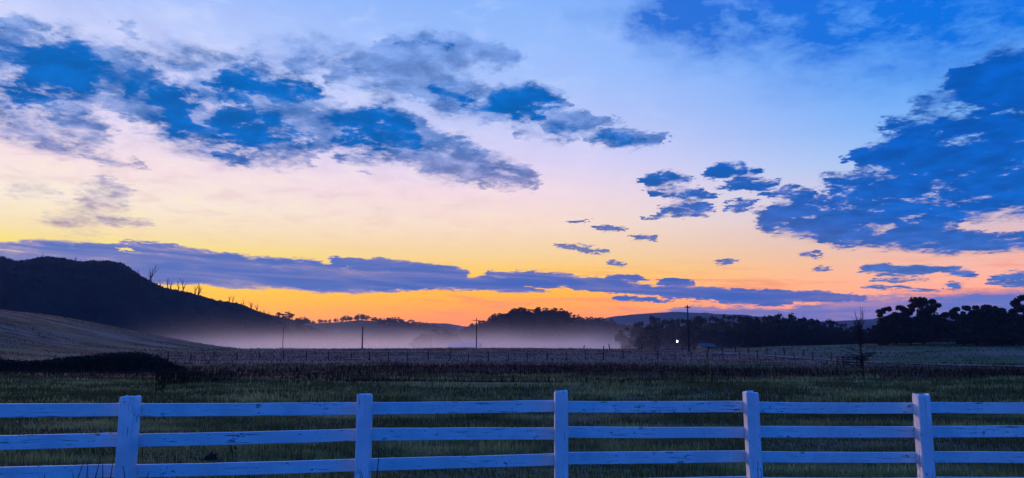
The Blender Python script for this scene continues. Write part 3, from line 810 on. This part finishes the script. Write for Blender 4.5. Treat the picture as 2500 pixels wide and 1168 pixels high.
for q_, px in enumerate(range(700, 1130, 11)):
    k += 1
    hill_tree(px + r4.uniform(-4, 4), 0.96, MV, mt, mx, mid_sky, nth(q_+1) + ' small oak from the left on the crest of the middle ridge', 'oaks along the middle ridge', k, 17)
for px in range(930, 1120, 11):
    k += 1
    hill_tree(px + r4.uniform(-4, 4), 0.62, MV, mt, mx, mid_sky, 'small oak on the foggy flank of the middle ridge', 'oaks on the flank of the middle ridge', k, 17, 1.25)
# lone pair of oaks standing in the fog in front of the ridge
for px, py, h, lab in ((1070, 803, 13, 'taller round oak standing in fog before the middle ridge'), (1030, 815, 11, 'lower oak in fog left of the round oak'), (1098, 813, 11, 'low oak in fog right of the round oak')):
    Y = 385; p = at(px, py, Y); k += 1
    tree(FAR[k % 5], (p.x, Y, p.z-h), h, h*1.25, k, lab)
# scattered oaks where the big hill runs out
for px, h, w, lab in ((705, 6.5, 9, 'umbrella-shaped oak low on the end of the dark hill'), (680, 4.5, 6, 'small oak up the slope from the umbrella-shaped oak'), (742, 7, 9, 'round oak in the notch where the dark hill ends')):
    p = on_ridge(px); k += 1
    tree(FAR[k % 5], (p.x, p.y, p.z-0.4), h, w, k, lab)
# long dark belt right of the hill
belt_sky = skyline([(1535,806),(1560,795),(1600,786),(1650,779),(1700,779),(1740,783),(1775,776),(1805,770),(1832,769),(1860,780),(1885,774),(1912,768),(1945,778),(1980,783),(2010,787),(2050,793),(2085,803),(2125,800),(2170,800),(2220,806),(2330,800),(2500,790)])
for row, (Y0, dpx, dy) in enumerate(((285, 27, 0), (255, 31, 12), (238, 36, 26))):
    for q_, px in enumerate(range(1545 + row*8, 2250 if row else 2520, dpx)):
        k += 1
        q = px + r4.uniform(-6, 6); Y = Y0 + r4.uniform(-8, 8) - 0.03*(q-1545)
        X = at(q, 800, Y).x; g = hz(X, Y)
        h = 1.12*max(5, at(q, belt_sky(q)+dy+r4.uniform(-5, 7), Y).z - g)
        tree(FAR[k % 5], (X, Y, g-0.3), h, h*r4.uniform(.72, .98), r4.uniform(0, 6.28),
             (nth(q_+1) + ' oak from the left on the skyline of the long tree belt', 'dark oak in the middle of the long tree belt', 'lower oak along the near edge of the long tree belt')[row],
             ('back row of the tree belt', 'middle row of the tree belt', 'front row of the tree belt')[row])
# the big black trees at the right edge of the field
for px, py, Y, w, rz, t, lab in (
        (2246, 728, 172, 12.6, 0.5, 0, 'tallest ragged oak with gaps in its crown at the field edge'),
        (2182, 747, 170, 9.0, 2.1, 0, 'smaller ragged oak just left of the tallest ragged oak'),
        (2150, 792, 168, 8.0, 4.0, 1, 'low bushy oak at the left foot of the ragged oaks'),
        (2218, 785, 166, 9.0, 1.0, 2, 'low bushy oak filling in under the two ragged oaks'),
        (2352, 747, 168, 8.5, 3.0, 1, 'dense black oak right of the bright gap'),
        (2405, 744, 166, 9.5, 5.2, 2, 'dense round black oak, second right of the bright gap'),
        (2452, 752, 164, 9.0, 0.2, 1, 'dense black oak, third right of the bright gap'),
        (2508, 722, 160, 11.0, 1.7, 1, 'tall black oak cut by the right edge of the picture'),
        (2380, 790, 158, 9.0, 2.7, 2, 'low black oak in front of the dense right-hand trees'),
        (2470, 790, 156, 9.0, 2.2, 2, 'lowest black oak at the far right of the field edge'),
        (2590, 715, 158, 12.0, 0.9, 2, 'broad black oak beyond the right edge of the picture')):
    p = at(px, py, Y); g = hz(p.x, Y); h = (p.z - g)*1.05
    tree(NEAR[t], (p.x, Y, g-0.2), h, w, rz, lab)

# bare trees
def bare_mesh(seed, h, r, depth=4, spread=0.5, up=0.75, nb=3):
    g = random.Random(seed); trunk = MB(); br = MB()
    def grow(mb, p, d, L, rad, lev):
        pts = [p]; rr = [rad]; q = p.copy(); dd = d.copy()
        for s in range(3):
            dd = (dd + Vector((g.uniform(-.16,.16), g.uniform(-.16,.16), 0.10*up))).normalized()
            q = q + dd*L/3; pts.append(q.copy()); rr.append(rad*(1-0.20*(s+1)))
        mb.tube([tuple(v) for v in pts], rr, 5 if lev else 7, False)
        if lev >= depth: return
        for k in range(nb if lev else nb+2):
            f = g.uniform(.45, 1.0) if k else 1.0
            i = min(2, int(f*3)); o = pts[i].lerp(pts[i+1], f*3-i)
            a = g.uniform(0, 2*PI)
            nd = (dd*up + Vector((math.cos(a), math.sin(a), g.uniform(-.1,.5)))*spread).normalized()
            grow(br, o, nd, L*g.uniform(.55,.78), rad*0.52, lev+1)
    grow(trunk, Vector((0,0,-0.1)), Vector((g.uniform(-.06,.06), 0, 1)), h*0.42, r, 0)
    return trunk.mesh('trunk', M['bark']), br.mesh('branches', M['bark'])
BARE = [bare_mesh(300+k, 1.0, 0.050, 3, 0.42, 0.9, 2) for k in range(5)]
def bare_tree(px, top, label, kk, w=1.0, base=None):
    p = on_ridge(px)
    h = 1.25*max(2.5, at(px, top, p.y).z - p.z + 0.5)
    o = tag(empty('bare_tree', (p.x, p.y, p.z-0.5)), label, 'tree', 'bare trees along the dark hill')
    o.scale = (h*w, h*w, h*1.05); o.rotation_euler.z = kk*1.7
    link('trunk', BARE[kk % 5][0], o); link('branches', BARE[kk % 5][1], o)
for i, (px, top, w, lab) in enumerate((
        (103, 617, .5, 'thin snag on the hilltop, leftmost of the bare trees'), (183, 627, .9, 'small rounded bare tree on the hilltop saddle'),
        (337, 658, .5, 'short snag on the steep shoulder of the hill'), (370, 656, 1.0, 'large forked bare tree on the steep shoulder'),
        (393, 685, .8, 'first thin bare tree right of the large forked one'), (407, 680, .7, 'second thin bare tree right of the large forked one'),
        (417, 684, .7, 'third thin bare tree right of the large forked one'), (435, 690, .9, 'slanting bare tree left of the bushy bare one'),
        (446, 687, 1.1, 'bushy bare tree against the gold sky'), (475, 696, .8, 'slim left one of the bare pair on gold sky'),
        (486, 695, 1.2, 'spreading right one of the bare pair on gold sky'), (562, 722, .9, 'faint left one of two bare trees half way down the hill'),
        (568, 724, .8, 'faint right one of two bare trees half way down the hill'), (596, 732, .9, 'small leaning bare tree just above the hill bend'),
        (614, 736, 1.2, 'many-stemmed bare tree at the hill bend'), (630, 742, 1.1, 'bare tree just right of the many-stemmed one'),
        (645, 757, 1.3, 'scrubby thin tree below the hill bend'), (656, 762, 1.3, 'lowest scrubby thin tree on the hill before the oaks'))):
    bare_tree(px, top, lab, i, w)

# young tree in the meadow inside its rail guard
b = hit(2104, 903); top = at(2104, 758, b.y).z - b.z
yt = tag(empty('young_tree', b), 'young bare tree with wide low branches at right in the meadow', 'tree')
g9 = random.Random(5); mb = MB()
mb.tube([(0,0,-0.2), (0.02,0,top*.3), (-0.03,0,top*.62), (0,0,top*.80)], [0.10,0.085,0.07,0.04], 8); mb.build('trunk', M['bark'], yt, smooth=True)
mb = MB()
for k in range(15):
    a = 2*PI*k/15*2.4; z0 = top*g9.uniform(.60,.80); l = top*g9.uniform(.16,.26)
    e = Vector((math.cos(a)*l*.42, math.sin(a)*l*.42, z0+l*.85))
    mb.tube([(0,0,z0), (e.x*.6, e.y*.6, z0+l*.4), tuple(e)], [0.034,0.024,0.010], 5, False)
    for j in range(2):
        mb.tube([(e.x*.6, e.y*.6, z0+l*.4), (e.x*.7+g9.uniform(-.12,.12), e.y*.7, z0+l*g9.uniform(.8,1.1))], [0.016,0.006], 4, False)
mb.build('upper_branches', M['bark'], yt)
mb = MB()
for k in range(17):
    a = g9.uniform(-.5,.5) + (0 if k % 2 else PI); z0 = top*g9.uniform(.14,.34); l = g9.uniform(.9, 1.9)
    e = Vector((math.cos(a)*l, math.sin(a)*l, z0+l*g9.uniform(.02,.38)))
    mb.tube([(0,0,z0), (e.x*.5, e.y*.5, z0+(e.z-z0)*.35), tuple(e)], [0.032,0.024,0.010], 5, False)
    for j in range(4):
        f = g9.uniform(.35,.95); o_ = Vector((0,0,z0)).lerp(e, f)
        mb.tube([tuple(o_), tuple(o_+Vector((math.cos(a)*.3, g9.uniform(-.25,.25), g9.uniform(-.12,.3))))], [0.015,0.006], 4, False)
mb.build('lower_branches', M['bark'], yt)
V, F = leaf_quads([(0.05,0,top*.66),(-.2,0,top*.60),(.2,.1,top*.60),(0,0,top*.52),(.1,0,top*.44)], [.38,.32,.32,.40,.34], [170]*5, 0.055, 77)
link('foliage', mesh_np('foliage', V, F, M['bramble']), yt)
V, F = leaf_quads([(.9,0,top*.24),(.5,.1,top*.19),(.1,0,top*.17),(1.3,0,top*.29),(-.4,0,top*.2)], [.3,.35,.35,.2,.3], [90,120,140,40,60], 0.05, 78)
link('foliage', mesh_np('foliage', V, F, M['bramble']), yt)
tg = tag(empty('tree_guard', b + Vector((-0.65, 0.3, 0))), 'low dark rail guard around the foot of the young tree', 'fence')
for sx, sy in ((-.95,0),(.95,0),(-.95,1.3),(.95,1.3)):
    mb = MB(); mb.tube([(sx,sy,-.2),(sx,sy,1.30)], [.06,.055], 7); mb.build('post', M['oldwood'], tg)
for z in (0.42, 0.66, 0.9, 1.14):
    for y_ in (-.07, 1.37):
        mb = MB(); mb.box((0,y_,z), (2.0,.035,.075)); mb.build('rail', M['oldwood'], tg)
    for x_ in (-1.02, 1.02):
        mb = MB(); mb.box((x_,.65,z+.03), (.035,1.3,.075)); mb.build('rail', M['oldwood'], tg)

# ------------------------------------------------------------------ thicket, shrubs, brush
prof = skyline([(-700,878),(-450,866),(-260,868),(-100,874),(0,879),(60,884),(120,880),(180,872),(240,865),(300,862),(340,862),(375,868),(400,878),(425,890),(450,903)])
cs, rs, ns = [], [], []
g8 = random.Random(8)
for px in range(-700, 452, 7):
    for row in range(3):
        f = hit(px, 906 - 2*row); Y = f.y + row*1.2 + g8.uniform(-.4,.4)
        X = at(px, 900, Y).x; g = hz(X, Y)
        hmax = max(0.25, at(px, prof(px), Y).z - g)
        z = 0.12
        while z < hmax:
            r = min(.36, max(.16, hmax*.3)); cs.append((X+g8.uniform(-.15,.15), Y+g8.uniform(-.3,.3), g+min(z, hmax-r*.6))); rs.append(r*g8.uniform(.8,1.25)); ns.append(34); z += r*.9
V, F = leaf_quads(cs, rs, ns, 0.085, 91, 0.9)
th = tag(empty('bramble_thicket', (0,0,0)), 'long low black bramble thicket at the left of the meadow', 'thicket')
link('foliage', mesh_np('foliage', V, F, M['bramble']), th)
mb = MB()
for k in range(90):
    px = g8.uniform(-200, 440); f = hit(px, 904); h = max(.3, at(px, prof(px), f.y).z - f.z)
    mb.tube([(f.x, f.y+1, f.z), (f.x+g8.uniform(-.2,.2), f.y+1, f.z+h*.7), (f.x+g8.uniform(-.4,.4), f.y+1, f.z+h*g8.uniform(.95,1.15))], [.02,.014,.006], 4, False)
tag(mb.build('canes', M['bark'], th), kind='stuff')

def weed_clump(loc, n, h, sp, label, group, seed, leafy=True):
    g = random.Random(seed); o = tag(empty('weed_clump', loc), label, 'weeds', group); mb = MB(); c_, r_, n_ = [], [], []
    for k in range(n):
        a = g.uniform(0, 2*PI); d = sp*math.sqrt(g.random()); x, y = math.cos(a)*d, math.sin(a)*d
        hh = h*g.uniform(.45,1.1); lx, ly = g.uniform(-.25,.25)*hh, g.uniform(-.15,.15)*hh
        zb = hz(loc[0]+x, loc[1]+y) - loc[2]
        mb.tube([(x,y,zb-.03), (x+lx*.4,y+ly*.4,zb+hh*.55), (x+lx,y+ly,zb+hh)], [.009,.007,.003], 4, False)
        for q in range(4):
            f = g.uniform(.3,1); c_.append((x+lx*f*f, y+ly*f*f, zb+hh*f)); r_.append(.07); n_.append(7)
    tag(mb.build('stems', M['weed'], o), kind='stuff')
    if leafy:
        V, F = leaf_quads(c_, r_, n_, 0.03, seed); link('leaves', mesh_np('leaves', V, F, M['bramble']), o)
for i, (px, py, n, h, sp, lab) in enumerate(((402,940,46,1.05,.55,'tall dark weeds, leftmost clump by the end of the thicket'), (432,939,56,1.0,.6,'tall dark weeds, middle clump by the end of the thicket'),
        (462,938,46,.9,.55,'tall dark weeds, right clump by the end of the thicket'), (388,962,9,.5,.2,'single dark weed standing nearer than the tall clumps'), (500,937,26,.7,.7,'low dark weeds trailing off right of the tall clumps'),
        (540,936,24,.6,.8,'last low dark weeds right of the tall clumps'))):
    p = hit(px, py); weed_clump(p, n, h, sp, lab, 'dark weeds by the thicket', 400+i)
# stalks right at the white fence
for i, (px, Y, n, h, lab) in enumerate(((150, 7.9, 7, .13, 'thin dry stalks in front of the bottom rail, far left'), (235, 8.0, 9, .17, 'thicker dry stalks in front of the rail beside the leftmost post'),
        (350, 8.1, 5, .11, 'dry stalks just right of the leftmost post'), (930, 8.8, 6, .22, 'curving dry stalks right of the second post'), (855, 8.8, 3, .14, 'few dry stalks left of the second post'))):
    p = at(px, 1168, Y); gz_ = hz(p.x, Y)
    weed_clump(Vector((p.x, Y, gz_)), n, h + (p.z-gz_), .14, lab, 'dry stalks at the white fence', 430+i, False)
for i, (px, py, h, lab) in enumerate(((345,1120,.42,'lone bent stick standing in grass behind the left post'), (568,1118,.40,'lone thin weed stalk in grass between the first two posts'))):
    p = hit(px, py); weed_clump(p, 1, h, .02, lab, 'single stalks behind the white fence', 450+i, True)
# little dark stump in the grass
p = hit(513, 1126); mb = MB()
mb.tube([(0,0,-.05),(0,0,.02),(0.01,0,.05),(0.01,0.01,.085),(0,0,.09)], [.13,.115,.105,.10,.06], 9)
st = tag(empty('stump', p), 'small dark stump in the grass just above the bottom rail', 'stump'); mb.build('stump_body', M['bark'], st)
q = MB(); q.tube([(.0,0,.089),(.0,0,.096)], [.085,.08], 9); q.build('cut_face', M['oldwood'], st)
# violet wildflowers behind the rails
for i, (px, py) in enumerate(((1268,1029),(1335,1026),(1410,1030),(1548,1032),(1560,1029),(1755,1030),(245,1098),(252,1100),(905,1024))):
    p = hit(px, py); o = tag(empty('wildflower', p), 'tiny violet wildflower in the grass behind the white fence', 'flower', 'violet wildflowers behind the fence')
    mb = MB(); mb.tube([(0,0,0),(0.01,0,.2),(.02,0,.3)], [.006,.005,.004], 4); mb.build('stem', M['grass'], o)
    V, F = leaf_quads([(.02,0,.31)], [.035], [14], 0.028, 460+i); link('petals', mesh_np('petals', V, F, M['petal']), o)

# brush that roughens the dark hill: too fine to count
n = 5200; g6 = np.random.default_rng(6)
ii_ = g6.integers(0, len(hx), n); jj = g6.integers(5, int(np.argmin(np.abs(ht-1)))+3, n)
extra = g6.integers(0, len(hx), 700)
P = np.concatenate([HV[ii_, jj], HV[extra, int(np.argmin(np.abs(ht-1)))]])
P = P[(P[:, 2] > 4)]
rr_ = 0.4 + 1.1*g6.random(len(P))**2
V, F = leaf_quads(P + np.array([0,0,.1]), rr_, [8]*len(P), 0.55, 12, 0.6)
tag(link('brush', mesh_np('brush', V, F, M['brush'])), 'fine dark brush covering the left hill', kind='stuff')

# ------------------------------------------------------------------ grass and weeds
def blades(name, n, y0, y1, hmin, hmax, w, mat, label, seed, mask=None, power=1.0, lean=0.35, side=1.0):
    n = int(n*1.25)
    g = np.random.default_rng(seed)
    y = np.sqrt(y0**2 + (y1**2-y0**2) * g.random(n)**power)
    x = (g.random(n)*2-1) * (y*side + 1.5)
    if mask is not None:
        keep = mask(x, y, g); x, y = x[keep], y[keep]
    n = len(x); z = Hgt(x, y) - 0.02
    tuft = 0.55 + 0.9*np.clip(fbm(x/1.6, y/1.6, 3)+0.35, 0, 1)
    h = (hmin + (hmax-hmin)*g.random(n)**1.6) * tuft
    a = g.random(n)*2*PI; ww = w*(0.6+0.8*g.random(n))
    dx, dy = np.cos(a)*ww/2, np.sin(a)*ww/2
    b = g.random(n)*2*PI; le = h*lean*g.random(n)
    tx, ty = np.cos(b)*le, np.sin(b)*le
    V = np.stack([np.stack([x-dx, y-dy, z], -1), np.stack([x+dx, y+dy, z], -1), np.stack([x+tx*.4+dx*.7, y+ty*.4+dy*.7, z+h*.55], -1),
                  np.stack([x+tx*.4-dx*.7, y+ty*.4-dy*.7, z+h*.55], -1), np.stack([x+tx, y+ty, z+h], -1)], 1).reshape(-1, 3)
    o = np.arange(n)*5
    F = np.concatenate([np.stack([o, o+1, o+2], -1), np.stack([o, o+2, o+3], -1), np.stack([o+3, o+2, o+4], -1)])
    return tag(link(name, mesh_np(name, V, F, mat)), label, kind='stuff')
wobf = lambda x, y: 22*fbm(x/34., y/14., 4)
blades('grass', 130000, 4.5, 26, .07, .24, .016, M['grass'], 'short green meadow grass behind the white fence', 21)
blades('grass', 110000, 24, 60, .10, .34, .05, M['grass'], 'rough green meadow grass in the middle distance', 22, lambda x, y, g: (y + wobf(x, y)) < 50)
blades('grass', 30000, 44, 100, .12, .40, .08, M['rough'], 'dark green grass between the dead weeds', 27, lambda x, y, g: ((y + wobf(x, y)) > 44) & ((y + wobf(x, y)) < 90) & (fbm(x/26., y/5., 3) < -.02))
blades('grass', 9000, 9, 60, .14, .36, .025, M['straw'], 'taller straw-coloured grass stems scattered through the meadow', 23, lambda x, y, g: ((y + wobf(x, y)) < 52) & (fbm(x/7., y/5., 3) > .02))
blades('weeds', 60000, 40, 110, .16, .60, .07, M['weed'], 'belt of dark dead weeds across the meadow', 24, lambda x, y, g: ((y + wobf(x, y)) > 45 + 5*g.random(len(x))) & ((y + wobf(x, y)) < 80 + 16*g.random(len(x))) & (fbm(x/26., y/5., 3) > -.10))
blades('grass', 170000, 84, 240, .14, .46, .15, M['straw'], 'pale dry grass on the rising far side of the meadow', 25, lambda x, y, g: ((y + wobf(x, y)) > 82) & (fbm(x/38., y/4.5, 3) > -.04) & (x < 55 - 18*g.random(len(x))) & ((x > -60) | (fbm(x/22., y/7., 3) > .08)))
blades('grass', 60000, 84, 240, .12, .40, .15, M['rough'], 'dark rough grass on the right and in streaks over the far meadow', 26, lambda x, y, g: ((y + wobf(x, y)) > 80) & ((x > 40 + 14*g.random(len(x))) | (x < -55) | (fbm(x/38., y/4.5, 3) < -.10)) & (fbm(x/30.+9, y/6., 3) > -.1))

# ------------------------------------------------------------------ fog and haze
def volume_mat(name, density, color, aniso):
    m = bpy.data.materials.new(name); m.use_nodes = True; t = m.node_tree; t.nodes.clear(); N = NT(t)
    v = N.add('ShaderNodeVolumePrincipled'); v.inputs['Color'].default_value = (*color, 1)
    v.inputs['Density'].default_value = density; v.inputs['Anisotropy'].default_value = aniso
    o = N.add('ShaderNodeOutputMaterial'); t.links.new(v.outputs[0], o.inputs['Volume'])
    return m
def fog_material():
    """ground fog: thick on the valley floor, thinning upward and torn into drifts"""
    m = bpy.data.materials.new('valley_fog'); m.use_nodes = True; t = m.node_tree; t.nodes.clear(); N = NT(t)
    v = N.add('ShaderNodeTexCoord').outputs['Object']; x, y, z = N.sep(v)
    drift = N.noise(N.vmath('MULTIPLY', v, (1.0, 0.7, 2.2)), 0.028, 4, 0.6).outputs['Fac']
    rise = N.math('MULTIPLY', N.math('SUBTRACT', drift, 0.5), 12.0)         # the top of the fog rolls
    h = N.math('SUBTRACT', N.math('SUBTRACT', z, VALLEY), rise)
    d = N.math('POWER', 2.718, N.math('MULTIPLY', N.math('MAXIMUM', h, 0.0), -0.40))
    d = N.math('MULTIPLY', d, N.rng(y, 200, 250)); d = N.math('MULTIPLY', d, N.rng(y, 620, 440))
    d = N.math('MULTIPLY', d, N.rng(N.math('DIVIDE', x, y), -0.56, -0.36)); d = N.math('MULTIPLY', d, N.rng(N.math('DIVIDE', x, y), 0.42, 0.10, 0.0, 1.0))
    d = N.math('MULTIPLY', d, N.rng(z, 26, 12))
    p = N.add('ShaderNodeVolumePrincipled'); p.inputs['Color'].default_value = (1.0, 0.90, 0.90, 1); p.inputs['Anisotropy'].default_value = 0.72
    N.put(p.inputs['Density'], N.math('MULTIPLY', d, 0.20))
    o = N.add('ShaderNodeOutputMaterial'); t.links.new(p.outputs[0], o.inputs['Volume'])
    return m
fb_ = MB(); fb_.box((0, 410, 9.6), (760, 424, 33.0)); fb_.v = [tuple(v) for v in fb_.v]
tag(fb_.build('fog', fog_material()), 'pale dawn fog lying along the valley floor below the hills', kind='stuff')
scene.cycles.volume_step_rate = 0.12
scene.cycles.volume_max_steps = 256
hb = MB(); hb.box((0, 900, 37), (5200, 2040, 98))
tag(hb.build('haze', volume_mat('haze', 0.00013, (0.48, 0.64, 1.0), 0.1)), 'thin dawn haze over the whole valley', kind='stuff')
